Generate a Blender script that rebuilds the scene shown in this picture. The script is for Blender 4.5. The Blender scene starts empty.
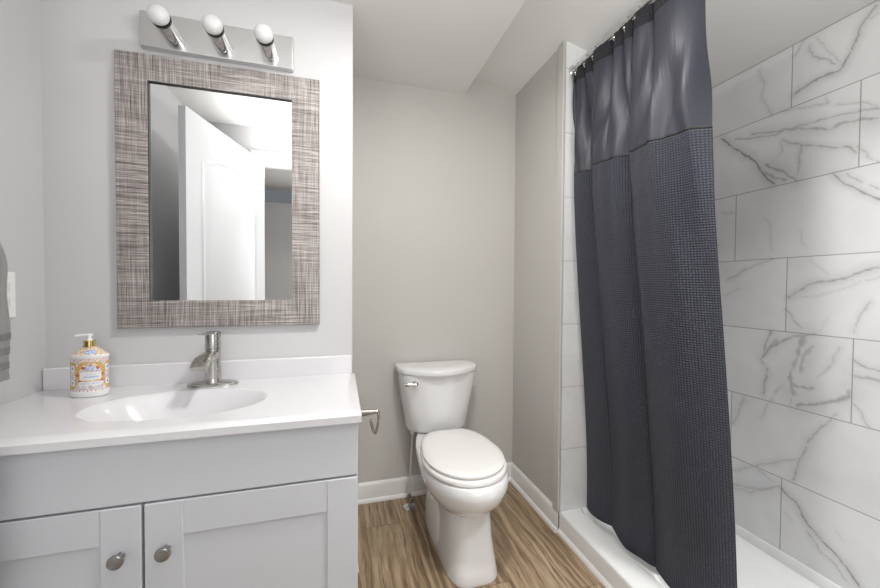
import bpy, bmesh, math, random
import numpy as np
from mathutils import Vector, Matrix
from mathutils import noise as mnoise

random.seed(7)
scene = bpy.context.scene
COL = scene.collection
PI = math.pi

# ------------------------------------------------------------------ camera
yaw, pitch, roll = (math.radians(a) for a in (15.6026, -1.16544, 0.35807))
cy, sy, cp, sp, cr, sr = (math.cos(yaw), math.sin(yaw), math.cos(pitch), math.sin(pitch), math.cos(roll), math.sin(roll))
ROT = Matrix(((cr, 0, sr), (0, 1, 0), (-sr, 0, cr))) @ Matrix(((1, 0, 0), (0, cp, sp), (0, -sp, cp))) @ Matrix(((cy, -sy, 0), (sy, cy, 0), (0, 0, 1)))
EYE = 1.19                                   # eye height above the floor
cam_data = bpy.data.cameras.new('camera')
cam = bpy.data.objects.new('camera', cam_data)
COL.objects.link(cam)
right, fwd, up = ROT[0], ROT[1], ROT[2]
cam.matrix_world = Matrix(((right[0], up[0], -fwd[0], 0), (right[1], up[1], -fwd[1], 0), (right[2], up[2], -fwd[2], EYE), (0, 0, 0, 1)))
cam_data.sensor_width = 36.0
cam_data.lens = 358.36 / 880 * 36.0
cam_data.clip_start = 0.02
scene.camera = cam

# ------------------------------------------------------------------ world, lamps, exposure
world = bpy.data.worlds.new('world')
world.use_nodes = True
world.node_tree.nodes['Background'].inputs[0].default_value = (0.8, 0.85, 0.9, 1)
world.node_tree.nodes['Background'].inputs[1].default_value = 0.2
scene.world = world
scene.view_settings.view_transform = 'Standard'
scene.view_settings.look = 'None'
scene.view_settings.gamma = 1.0
scene.view_settings.exposure = 0.0
scene.cycles.use_denoising = True
scene.cycles.max_bounces = 10
scene.cycles.diffuse_bounces = 6
scene.cycles.sample_clamp_indirect = 4.0


def area_light(name, loc, target, size, size_y, power, color=(1, 1, 1), spread=PI):
    d = bpy.data.lights.new(name, 'AREA')
    d.shape = 'RECTANGLE'
    d.size, d.size_y = size, size_y
    d.energy = power
    d.color = color
    d.spread = spread
    o = bpy.data.objects.new(name, d)
    COL.objects.link(o)
    o.location = loc
    o.rotation_euler = (Vector(target) - Vector(loc)).to_track_quat('-Z', 'Y').to_euler()
    return o


area_light('bounce_flash', (0.48, 0.10, 1.62), (0.50, 0.25, 2.6), 0.30, 0.30, 14.5, (1.0, 1.0, 0.985))
area_light('ceiling_lamp', (0.34, 0.80, 2.262), (0.34, 0.80, 0), 0.12, 0.12, 16, (1.0, 0.985, 0.955))
area_light('hall_fill', (0.35, -1.485, 1.35), (0.35, 1.0, 1.35), 0.9, 1.3, 15, (0.97, 0.99, 1.0))  # added frontal fill on the hall wall, not a real window
area_light('hall_top_fill', (0.45, -0.9, 2.25), (0.45, -0.6, 0), 0.4, 0.4, 3, (1.0, 0.99, 0.98))  # added overhead fill for the hall, no known fixture
area_light('soft_flash', (-0.42, 0.34, 1.94), (-0.42, 0.40, 2.6), 0.25, 0.25, 5.5, (1.0, 1.0, 0.99))
area_light('shower_lamp', (1.36, 0.30, 2.235), (1.30, 0.55, 0), 0.20, 0.20, 9, (1.0, 0.995, 0.99), 1.7)


# ------------------------------------------------------------------ node helpers
def new_mat(name):
    m = bpy.data.materials.new(name)
    m.use_nodes = True
    nt = m.node_tree
    return m, nt, nt.nodes['Principled BSDF']


class G:
    """tiny wrapper for wiring shader nodes"""
    def __init__(self, nt):
        self.nt = nt

    def n(self, t, **kw):
        nd = self.nt.nodes.new(t)
        for k, v in kw.items():
            setattr(nd, k, v)
        return nd

    def put(self, sock, v):
        if isinstance(v, bpy.types.NodeSocket):
            self.nt.links.new(v, sock)
        elif v is not None:
            sock.default_value = v

    def math(self, op, a, b=None, c=None, clamp=False):
        nd = self.n('ShaderNodeMath', operation=op, use_clamp=clamp)
        for i, v in enumerate((a, b, c)):
            if v is not None:
                self.put(nd.inputs[i], v)
        return nd.outputs[0]

    def mix(self, f, a, b, blend='MIX'):
        nd = self.n('ShaderNodeMix', data_type='RGBA', blend_type=blend)
        self.put(nd.inputs[0], f)
        self.put(nd.inputs[6], a if isinstance(a, bpy.types.NodeSocket) else (*a, 1))
        self.put(nd.inputs[7], b if isinstance(b, bpy.types.NodeSocket) else (*b, 1))
        return nd.outputs[2]

    def ramp(self, f, stops):
        nd = self.n('ShaderNodeValToRGB')
        cr_ = nd.color_ramp
        while len(cr_.elements) < len(stops):
            cr_.elements.new(0.5)
        for e, (p, c) in zip(cr_.elements, stops):
            e.position = p
            e.color = (*c, 1) if len(c) == 3 else c
        self.put(nd.inputs[0], f)
        return nd.outputs[0]

    def noise(self, vec, scale, detail=3, rough=0.5, dist=0.0):
        nd = self.n('ShaderNodeTexNoise')
        self.put(nd.inputs['Vector'], vec)
        nd.inputs['Scale'].default_value = scale
        nd.inputs['Detail'].default_value = detail
        nd.inputs['Roughness'].default_value = rough
        nd.inputs['Distortion'].default_value = dist
        return nd.outputs[0]

    def mapping(self, vec, scale=(1, 1, 1), loc=(0, 0, 0)):
        nd = self.n('ShaderNodeMapping')
        self.put(nd.inputs[0], vec)
        nd.inputs['Scale'].default_value = scale
        nd.inputs['Location'].default_value = loc
        return nd.outputs[0]

    def pos(self):
        return self.n('ShaderNodeNewGeometry').outputs['Position']

    def obj(self):
        return self.n('ShaderNodeTexCoord').outputs['Object']

    def uv(self):
        return self.n('ShaderNodeTexCoord').outputs['UV']

    def sep(self, v):
        nd = self.n('ShaderNodeSeparateXYZ')
        self.put(nd.inputs[0], v)
        return nd.outputs

    def comb(self, x, y, z):
        nd = self.n('ShaderNodeCombineXYZ')
        for i, v in enumerate((x, y, z)):
            self.put(nd.inputs[i], v)
        return nd.outputs[0]

    def bump(self, h, strength, dist, bsdf):
        nd = self.n('ShaderNodeBump')
        nd.inputs['Strength'].default_value = strength
        nd.inputs['Distance'].default_value = dist
        self.put(nd.inputs['Height'], h)
        self.nt.links.new(nd.outputs[0], bsdf.inputs['Normal'])
        return nd


def simple(name, color, rough=0.5, metal=0.0, spec=0.5, coat=0.0, bump=None):
    m, nt, b = new_mat(name)
    b.inputs['Base Color'].default_value = (*color, 1)
    b.inputs['Roughness'].default_value = rough
    b.inputs['Metallic'].default_value = metal
    b.inputs['Specular IOR Level'].default_value = spec
    b.inputs['Coat Weight'].default_value = coat
    g = G(nt)
    if bump:
        sc_, st, di = bump
        g.bump(g.noise(g.pos(), sc_, 3), st, di, b)
    else:
        # a faint unevenness of gloss so no surface is mathematically perfect
        r = g.noise(g.obj(), 35, 2)
        g.put(b.inputs['Roughness'], g.math('MULTIPLY_ADD', r, 0.06, max(rough - 0.03, 0.0)))
    return m


MAT = {}
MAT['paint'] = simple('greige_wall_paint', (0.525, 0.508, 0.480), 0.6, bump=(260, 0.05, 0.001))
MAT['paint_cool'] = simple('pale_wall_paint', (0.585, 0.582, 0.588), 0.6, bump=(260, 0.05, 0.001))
MAT['ceiling'] = simple('ceiling_paint', (0.72, 0.71, 0.69), 0.7, bump=(180, 0.08, 0.001))
MAT['trim'] = simple('white_trim_paint', (0.75, 0.745, 0.735), 0.35)
MAT['vanity'] = simple('vanity_paint', (0.585, 0.60, 0.635), 0.38)
MAT['top'] = simple('cultured_marble', (0.70, 0.695, 0.715), 0.16, coat=0.4)
MAT['porcelain'] = simple('porcelain', (0.74, 0.735, 0.73), 0.10, coat=0.5)
MAT['seat'] = simple('seat_plastic', (0.76, 0.745, 0.73), 0.22)
MAT['acrylic'] = simple('pan_acrylic', (0.76, 0.765, 0.76), 0.22)
MAT['chrome'] = simple('chrome', (0.70, 0.70, 0.70), 0.08, 1.0)
MAT['nickel'] = simple('brushed_nickel', (0.50, 0.485, 0.46), 0.27, 1.0)
MAT['nickel_dark'] = simple('satin_nickel', (0.36, 0.35, 0.335), 0.33, 1.0)
MAT['plate'] = simple('satin_backplate', (0.66, 0.66, 0.66), 0.30, 0.9)
MAT['black'] = simple('black_rubber', (0.02, 0.02, 0.02), 0.5)
MAT['gold'] = simple('gold_collar', (0.78, 0.62, 0.28), 0.18, 1.0)
MAT['plastic'] = simple('white_plastic', (0.85, 0.85, 0.84), 0.3)
MAT['door'] = simple('door_paint', (0.72, 0.73, 0.755), 0.4)
MAT['glass_mirror'] = simple('mirror_silver', (0.93, 0.94, 0.94), 0.0, 1.0)
MAT['glass_mirror'].node_tree.nodes['Principled BSDF'].inputs['Roughness'].links and MAT['glass_mirror'].node_tree.links.remove(MAT['glass_mirror'].node_tree.nodes['Principled BSDF'].inputs['Roughness'].links[0])
MAT['glass_mirror'].node_tree.nodes['Principled BSDF'].inputs['Roughness'].default_value = 0.0


def bulb_mat():
    m, nt, b = new_mat('frosted_bulb_glass')
    b.inputs['Base Color'].default_value = (0.6, 0.6, 0.6, 1)
    b.inputs['Roughness'].default_value = 0.12
    b.inputs['Subsurface Weight'].default_value = 0.4
    b.inputs['Subsurface Radius'].default_value = (0.03, 0.03, 0.03)
    g = G(nt)
    g.put(b.inputs['Base Color'], g.mix(g.noise(g.obj(), 30, 2), (0.58, 0.58, 0.58), (0.66, 0.66, 0.66)))
    return m


MAT['bulb'] = bulb_mat()


def lamp_mat():
    m, nt, b = new_mat('lamp_diffuser')
    b.inputs['Base Color'].default_value = (0.9, 0.9, 0.9, 1)
    b.inputs['Emission Color'].default_value = (1, 0.97, 0.93, 1)
    b.inputs['Emission Strength'].default_value = 3.0
    return m


MAT['diffuser'] = lamp_mat()


def wood_floor():
    m, nt, b = new_mat('oak_vinyl_planks')
    g = G(nt)
    s = g.sep(g.pos())
    W, L = 0.182, 1.22
    xi = g.math('DIVIDE', g.math('ADD', s[0], 0.058), W)
    col = g.math('FLOOR', xi)
    fx = g.math('FRACT', xi)
    wn = g.n('ShaderNodeTexWhiteNoise', noise_dimensions='1D')
    g.put(wn.inputs['W'], col)
    yi = g.math('ADD', g.math('DIVIDE', s[1], L), g.math('MULTIPLY', wn.outputs[0], 3.7))
    row = g.math('FLOOR', yi)
    fy = g.math('FRACT', yi)
    wn2 = g.n('ShaderNodeTexWhiteNoise', noise_dimensions='2D')
    g.put(wn2.inputs['Vector'], g.comb(col, row, 0.0))
    rnd = wn2.outputs[0]
    off = g.math('MULTIPLY', rnd, 40.0)
    vec = g.comb(g.math('ADD', s[0], off), g.math('ADD', s[1], off), off)
    warp = g.noise(g.mapping(vec, (3, 1.1, 1)), 1.6, 3, 0.6)
    wx = g.math('ADD', g.math('ADD', s[0], off), g.math('MULTIPLY', warp, 0.06))
    vec2 = g.comb(wx, g.math('ADD', s[1], off), off)
    grain = g.noise(g.mapping(vec2, (48, 2.2, 1)), 1.5, 7, 0.72)
    fine = g.noise(g.mapping(vec2, (260, 9, 1)), 1.0, 3, 0.7)
    broad = g.noise(g.mapping(vec2, (9, 1.3, 1)), 1.4, 4, 0.6)
    wave = g.n('ShaderNodeTexWave', wave_type='BANDS', bands_direction='X')
    wave.inputs['Scale'].default_value = 7
    wave.inputs['Distortion'].default_value = 11
    wave.inputs['Detail'].default_value = 3
    wave.inputs['Detail Scale'].default_value = 0.8
    g.put(wave.inputs['Vector'], g.mapping(vec2, (1.0, 0.16, 1)))
    c1 = g.ramp(broad, [(0.30, (0.17, 0.112, 0.062)), (0.5, (0.30, 0.212, 0.126)), (0.70, (0.46, 0.35, 0.225))])
    dark = g.ramp(grain, [(0.42, (1, 1, 1)), (0.53, (0, 0, 0))])
    c2 = g.mix(g.math('MULTIPLY', dark, 0.88), c1, (0.105, 0.066, 0.036))
    light = g.ramp(g.math('ADD', g.math('MULTIPLY', fine, 0.6), g.math('MULTIPLY', wave.outputs[1], 0.4)), [(0.50, (0, 0, 0)), (0.72, (1, 1, 1))])
    c3 = g.mix(g.math('MULTIPLY', light, 0.42), c2, (0.60, 0.48, 0.33))
    blot = g.ramp(g.noise(g.mapping(vec2, (16, 4.5, 1)), 1.3, 6, 0.75), [(0.30, (1, 1, 1)), (0.42, (0, 0, 0))])
    c3 = g.mix(g.math('MULTIPLY', blot, 0.55), c3, (0.12, 0.075, 0.042))
    c4 = g.mix(g.math('MULTIPLY', rnd, 0.30), c3, (0.24, 0.165, 0.10))
    ex = g.math('MINIMUM', fx, g.math('SUBTRACT', 1.0, fx))
    ey = g.math('MINIMUM', fy, g.math('SUBTRACT', 1.0, fy))
    gap = g.math('MAXIMUM', g.math('LESS_THAN', ex, 0.008), g.math('LESS_THAN', ey, 0.0014))
    c5 = g.mix(g.math('MULTIPLY', gap, 0.55), c4, (0.07, 0.045, 0.03))
    g.put(b.inputs['Base Color'], c5)
    b.inputs['Roughness'].default_value = 0.42
    g.bump(g.math('SUBTRACT', g.math('MULTIPLY', grain, 0.4), g.math('MULTIPLY', gap, 1.0)), 0.25, 0.001, b)
    return m


MAT['floor'] = wood_floor()


def tile_mat(axis):
    """12 x 24 in marble-look tile; veins come from a painted colour attribute when present"""
    m, nt, b = new_mat('marble_tile_' + ('side' if axis == 1 else 'end'))
    g = G(nt)
    s = g.sep(g.pos())
    k = g.math('DIVIDE', g.math('SUBTRACT', s[2], 0.098), 0.305)
    row = g.math('FLOOR', k)
    fz = g.math('FRACT', k)
    base = 1.037 if axis == 1 else 1.20
    u = g.math('DIVIDE', g.math('SUBTRACT', g.math('SUBTRACT', s[axis], base), g.math('MULTIPLY', row, 0.2033)), 0.61)
    cu = g.math('FLOOR', u)
    fu = g.math('FRACT', u)
    ez = g.math('MULTIPLY', g.math('MINIMUM', fz, g.math('SUBTRACT', 1.0, fz)), 0.305)
    eu = g.math('MULTIPLY', g.math('MINIMUM', fu, g.math('SUBTRACT', 1.0, fu)), 0.61)
    e = g.math('MINIMUM', ez, eu)
    if axis == 1:
        e = g.math('MINIMUM', e, g.math('ABSOLUTE', g.math('SUBTRACT', 2.1785, s[2])))
    grout = g.math('SUBTRACT', 1.0, g.math('SMOOTH_MIN', 1.0, g.math('DIVIDE', e, 0.0026), 0.1), clamp=True)
    wn = g.n('ShaderNodeTexWhiteNoise', noise_dimensions='2D')
    g.put(wn.inputs['Vector'], g.comb(cu, row, 0.0))
    off = g.math('MULTIPLY', wn.outputs[0], 30.0)
    vec = g.comb(g.math('ADD', s[axis], off), g.math('ADD', s[2], off), off)
    cloud = g.noise(vec, 3.2, 5, 0.55, 0.6)
    c = g.ramp(cloud, [(0.3, (0.70, 0.70, 0.705)), (0.55, (0.76, 0.76, 0.76)), (0.8, (0.79, 0.79, 0.785))])
    if axis == 1:
        at = g.n('ShaderNodeVertexColor', layer_name='veins')
        vs = g.sep(at.outputs[0])
        v = vs[0]
        rag = g.noise(g.pos(), 140, 4, 0.7)
        v = g.math('MULTIPLY', v, g.math('MULTIPLY_ADD', rag, 1.3, 0.35), clamp=True)
        c = g.mix(v, c, (0.17, 0.167, 0.163))
    else:
        vn = g.noise(vec, 2.6, 6, 0.6, 1.2)
        ln = g.math('ABSOLUTE', g.math('SUBTRACT', vn, 0.5))
        v = g.ramp(ln, [(0.0, (1, 1, 1)), (0.012, (0, 0, 0))])
        c = g.mix(g.math('MULTIPLY', v, 0.12), c, (0.35, 0.345, 0.34))
    c = g.mix(grout, c, (0.22, 0.215, 0.20) if axis == 1 else (0.40, 0.39, 0.38))
    g.put(b.inputs['Base Color'], c)
    g.put(b.inputs['Roughness'], g.math('MULTIPLY_ADD', grout, 0.5, 0.30))
    g.bump(g.math('SUBTRACT', 1.0, grout), 0.35, 0.0015, b)
    return m


MAT['tile_side'] = tile_mat(1)
MAT['tile_end'] = tile_mat(0)


def frame_mat():
    m, nt, b = new_mat('hatched_pewter_frame')
    g = G(nt)
    p = g.pos()
    h = g.noise(g.mapping(p, (7, 1, 330)), 1.0, 4, 0.7)      # horizontal scratches
    v = g.noise(g.mapping(p, (330, 1, 7)), 1.0, 4, 0.7)      # vertical scratches
    zone = g.noise(g.mapping(p, (9, 1, 6)), 1.0, 2, 0.5)
    zf = g.ramp(zone, [(0.40, (0, 0, 0)), (0.62, (1, 1, 1))])
    mixhv = g.math('ADD', g.math('MULTIPLY', h, g.math('MULTIPLY_ADD', zf, 0.5, 0.35)),
                   g.math('MULTIPLY', v, g.math('SUBTRACT', 0.65, g.math('MULTIPLY', zf, 0.5))))
    c = g.ramp(mixhv, [(0.35, (0.05, 0.042, 0.04)), (0.43, (0.19, 0.168, 0.158)), (0.52, (0.36, 0.325, 0.31)), (0.62, (0.64, 0.59, 0.575))])
    g.put(b.inputs['Base Color'], c)
    b.inputs['Metallic'].default_value = 0.35
    b.inputs['Roughness'].default_value = 0.42
    g.bump(mixhv, 0.5, 0.002, b)
    return m


MAT['frame'] = frame_mat()


def waffle_mat(name, base, dark, cell):
    m, nt, b = new_mat(name)
    g = G(nt)
    s = g.sep(g.uv())
    cu = g.math('FRACT', g.math('DIVIDE', s[0], cell))
    cv = g.math('FRACT', g.math('DIVIDE', s[1], cell))
    du = g.math('ABSOLUTE', g.math('SUBTRACT', cu, 0.5))
    dv = g.math('ABSOLUTE', g.math('SUBTRACT', cv, 0.5))
    h = g.math('MAXIMUM', du, dv)                       # puffed cell, sunken lines between cells
    hs = g.math('SUBTRACT', 1.0, g.math('MULTIPLY', h, 2.0))
    c = g.mix(g.ramp(hs, [(0.26, (0, 0, 0)), (0.68, (1, 1, 1))]), dark, base)
    th = g.noise(g.mapping(g.uv(), (900, 900, 1)), 1.0, 1)
    c = g.mix(g.math('MULTIPLY', th, 0.35), c, tuple(x * 1.9 for x in base))
    g.put(b.inputs['Base Color'], c)
    b.inputs['Roughness'].default_value = 0.75
    b.inputs['Sheen Weight'].default_value = 0.04
    b.inputs['Sheen Roughness'].default_value = 0.4
    g.bump(hs, 0.9, 0.004, b)
    return m


MAT['waffle'] = waffle_mat('charcoal_waffle_cloth', (0.060, 0.065, 0.090), (0.003, 0.0035, 0.006), 0.0085)
MAT['header'] = waffle_mat('charcoal_header_tape', (0.017, 0.0175, 0.023), (0.005, 0.005, 0.007), 0.009)


def satin_mat():
    m, nt, b = new_mat('slate_sheer_satin')
    g = G(nt)
    n_ = g.noise(g.mapping(g.uv(), (500, 60, 1)), 1.0, 2)
    g.put(b.inputs['Base Color'], g.mix(n_, (0.024, 0.025, 0.034), (0.044, 0.046, 0.061)))
    b.inputs['Roughness'].default_value = 0.46
    b.inputs['Specular IOR Level'].default_value = 0.35
    b.inputs['Sheen Weight'].default_value = 0.06
    b.inputs['Anisotropic'].default_value = 0.5
    wr = g.noise(g.mapping(g.uv(), (26, 3.2, 1)), 1.0, 3)
    g.bump(wr, 0.5, 0.012, b)
    return m


MAT['satin'] = satin_mat()


def towel_mat(name, a, c_):
    m, nt, b = new_mat(name)
    g = G(nt)
    n_ = g.noise(g.pos(), 420, 3, 0.7)
    w = g.noise(g.mapping(g.pos(), (40, 40, 220)), 1.0, 2)
    g.put(b.inputs['Base Color'], g.mix(g.math('MULTIPLY_ADD', n_, 0.7, g.math('MULTIPLY', w, 0.3)), a, c_))
    b.inputs['Roughness'].default_value = 0.95
    b.inputs['Sheen Weight'].default_value = 0.4
    g.bump(n_, 0.8, 0.004, b)
    return m


MAT['towel'] = towel_mat('grey_terry', (0.16, 0.155, 0.15), (0.34, 0.33, 0.325))
MAT['towel_band'] = towel_mat('grey_woven_band', (0.06, 0.058, 0.058), (0.22, 0.215, 0.21))


def attr_mat(name, layer, rough):
    m, nt, b = new_mat(name)
    g = G(nt)
    at = g.n('ShaderNodeVertexColor', layer_name=layer)
    g.put(b.inputs['Base Color'], at.outputs[0])
    b.inputs['Roughness'].default_value = rough
    b.inputs['Coat Weight'].default_value = 0.3
    return m


MAT['bottle'] = attr_mat('printed_ceramic', 'print', 0.22)


def steel_hose():
    m, nt, b = new_mat('braided_hose')
    g = G(nt)
    s = g.sep(g.pos())
    w = g.math('SINE', g.math('MULTIPLY', s[2], 1800))
    g.put(b.inputs['Base Color'], g.mix(g.math('MULTIPLY_ADD', w, 0.5, 0.5), (0.45, 0.44, 0.43), (0.8, 0.79, 0.78)))
    b.inputs['Roughness'].default_value = 0.4
    b.inputs['Metallic'].default_value = 0.4
    return m


MAT['hose'] = steel_hose()

# ------------------------------------------------------------------ mesh helpers
ORIGIN = {}


def thing(name, label, cat, loc, group=None):
    o = bpy.data.objects.new(name, None)
    o.empty_display_size = 0.05
    COL.objects.link(o)
    o.location = loc
    ORIGIN[o.name] = Vector(loc)
    o['label'] = label
    o['category'] = cat
    if group:
        o['group'] = group
    return o


def shade(me, angle=35):
    for p in me.polygons:
        p.use_smooth = True
    try:
        me.set_sharp_from_angle(angle=math.radians(angle))
    except Exception:
        pass


def obj(name, bm, mat, parent=None, smooth=35, label=None, origin=None):
    """link a bmesh whose coordinates are WORLD coordinates"""
    if parent is not None:
        off = ORIGIN[parent.name]
    elif origin is not None:
        off = Vector(origin)
    else:
        off = Vector((0, 0, 0))
    bmesh.ops.translate(bm, vec=-off, verts=bm.verts)
    me = bpy.data.meshes.new(name)
    bm.to_mesh(me)
    if smooth and id(bm) in FLAT:
        smooth = 15
    FLAT.discard(id(bm))
    bm.free()
    if mat is not None:
        me.materials.append(MAT[mat] if isinstance(mat, str) else mat)
    if smooth:
        shade(me, smooth)
    o = bpy.data.objects.new(name, me)
    COL.objects.link(o)
    if parent is not None:
        o.parent = parent
        ORIGIN[o.name] = off.copy()
    else:
        o.location = off
        ORIGIN[o.name] = off.copy()
    if label:
        o['label'] = label
    return o


def tag(o, label, cat, group=None):
    o['label'] = label
    o['category'] = cat
    if group:
        o['group'] = group
    return o


def struct(name, bm, mat, smooth=35, parent=None):
    o = obj(name, bm, mat, parent, smooth)
    o['kind'] = 'structure'
    return o


FLAT = set()       # meshes made of bevelled boxes keep their big faces flat-shaded


def NB():
    bm = bmesh.new()
    FLAT.discard(id(bm))
    return bm


def box(bm, x0, x1, y0, y1, z0, z1, bevel=0.0, seg=2):
    vs = [bm.verts.new(p) for p in ((x0, y0, z0), (x1, y0, z0), (x1, y1, z0), (x0, y1, z0), (x0, y0, z1), (x1, y0, z1), (x1, y1, z1), (x0, y1, z1))]
    fs = [bm.faces.new([vs[i] for i in q]) for q in ((0, 3, 2, 1), (4, 5, 6, 7), (0, 1, 5, 4), (1, 2, 6, 5), (2, 3, 7, 6), (3, 0, 4, 7))]
    FLAT.add(id(bm))
    if bevel > 0:
        es = set()
        for f in fs:
            es.update(f.edges)
        bmesh.ops.bevel(bm, geom=list(es), offset=bevel, segments=seg, affect='EDGES', profile=0.5)
    return vs


def loft(bm, rings, cap0=True, cap1=True, closed=True):
    R = [[bm.verts.new(p) for p in r] for r in rings]
    n = len(R[0])
    for a, b in zip(R[:-1], R[1:]):
        for i in range(n if closed else n - 1):
            j = (i + 1) % n
            bm.faces.new((a[i], a[j], b[j], b[i]))
    if cap0:
        bm.faces.new(list(reversed(R[0])))
    if cap1:
        bm.faces.new(R[-1])
    return R


def circle(c, r, u, v, n=24, ru=None):
    c, u, v = Vector(c), Vector(u), Vector(v)
    ru = r if ru is None else ru
    return [c + u * (r * math.cos(2 * PI * i / n)) + v * (ru * math.sin(2 * PI * i / n)) for i in range(n)]


def lathe(bm, base, axis, prof, n=28, cap0=True, cap1=True):
    """prof: list of (distance along axis, radius)"""
    a = Vector(axis).normalized()
    u = a.orthogonal().normalized()
    v = a.cross(u)
    loft(bm, [circle(Vector(base) + a * d, max(r, 1e-4), u, v, n) for d, r in prof], cap0, cap1)


def smooth_path(pts, n=6):
    P = [Vector(p) for p in pts]
    out = []
    for i in range(len(P) - 1):
        p0, p1, p2, p3 = P[max(i - 1, 0)], P[i], P[i + 1], P[min(i + 2, len(P) - 1)]
        for k in range(n):
            t = k / n
            out.append(0.5 * ((2 * p1) + (-p0 + p2) * t + (2 * p0 - 5 * p1 + 4 * p2 - p3) * t * t + (-p0 + 3 * p1 - 3 * p2 + p3) * t ** 3))
    out.append(P[-1])
    return out


def tube(bm, pts, r, n=10, smooth=5, radii=None):
    P = smooth_path(pts, smooth) if smooth else [Vector(p) for p in pts]
    t0 = (P[1] - P[0]).normalized()
    u = t0.orthogonal().normalized()
    rings = []
    for i, p in enumerate(P):
        t = (P[min(i + 1, len(P) - 1)] - P[max(i - 1, 0)]).normalized()
        u = (u - t * u.dot(t)).normalized()
        v = t.cross(u)
        rr = r if radii is None else radii[0] + (radii[1] - radii[0]) * i / (len(P) - 1)
        rings.append(circle(p, rr, u, v, n))
    loft(bm, rings)


def torus(bm, c, axis, R, r, n=28, m=8):
    a = Vector(axis).normalized()
    u = a.orthogonal().normalized()
    v = a.cross(u)
    rings = []
    for i in range(n):
        th = 2 * PI * i / n
        d = u * math.cos(th) + v * math.sin(th)
        rings.append(circle(Vector(c) + d * R, r, d, a, m))
    V = [[bm.verts.new(p) for p in q] for q in rings]
    for i in range(n):
        for j in range(m):
            bm.faces.new((V[i][j], V[(i + 1) % n][j], V[(i + 1) % n][(j + 1) % m], V[i][(j + 1) % m]))


def fix(bm):
    bmesh.ops.recalc_face_normals(bm, faces=bm.faces)
    return bm


def sstep(a, b, x):
    t = min(max((x - a) / (b - a), 0.0), 1.0)
    return t * t * (3 - 2 * t)


# ------------------------------------------------------------------ the room
XL, XN, XS, XR = -0.945, 0.05, 1.03, 1.77        # left wall, niche left wall, niche right wall, shower wall
YV, YB = 1.50, 2.00                               # vanity wall / shower end wall, back wall of the toilet niche
ZC = 2.313                                        # flat ceiling


def slope(x):
    return 2.440 - 0.2433 * (x - 0.70)


bm = NB(); box(bm, -1.06, 1.89, -1.62, 2.12, -0.08, 0.0)
struct('floor', bm, 'floor')

bm = NB()
box(bm, -1.06, 0.70, -1.62, 2.12, ZC, 2.62)
ring = [(0.70, slope(0.70)), (1.89, slope(1.89)), (1.89, 2.62), (0.70, 2.62)]
loft(bm, [[(x, -1.62, z) for x, z in ring], [(x, 2.12, z) for x, z in ring]])
struct('ceiling', fix(bm), 'ceiling')

bm = NB(); box(bm, -1.06, XL, -1.62, 2.12, 0, ZC)
struct('wall_left', bm, 'paint_cool')
bm = NB(); box(bm, XL, XN, YV, 2.12, 0, ZC, bevel=0.0)
bev = [e for e in bm.edges if all(abs(v.co.x - XN) < 1e-6 and abs(v.co.y - YV) < 1e-6 for v in e.verts)]
bmesh.ops.bevel(bm, geom=bev, offset=0.006, segments=3, affect='EDGES', profile=0.5)
struct('wall_vanity', bm, 'paint_cool')
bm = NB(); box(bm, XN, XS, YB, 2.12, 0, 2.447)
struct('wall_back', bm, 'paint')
bm = NB()
ring = [(XS, 0), (XR, 0), (XR, slope(XR)), (XS, slope(XS))]
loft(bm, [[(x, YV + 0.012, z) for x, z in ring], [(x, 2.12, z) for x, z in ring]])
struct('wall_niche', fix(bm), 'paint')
bm = NB()
ring = [(XS + 0.003, 0.098), (XR, 0.098), (XR, slope(XR)), (XS + 0.003, slope(XS))]
loft(bm, [[(x, YV, z) for x, z in ring], [(x, YV + 0.012, z) for x, z in ring]])
struct('wall_shower_end', fix(bm), 'tile_end')
bm = NB()
ring = [(XS, 0.0), (XR, 0.0), (XR, slope(XR)), (XS, slope(XS))]
loft(bm, [[(x, -0.14, z) for x, z in ring], [(x, -0.02, z) for x, z in ring]])
struct('wall_shower_near', fix(bm), 'tile_end')

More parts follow.
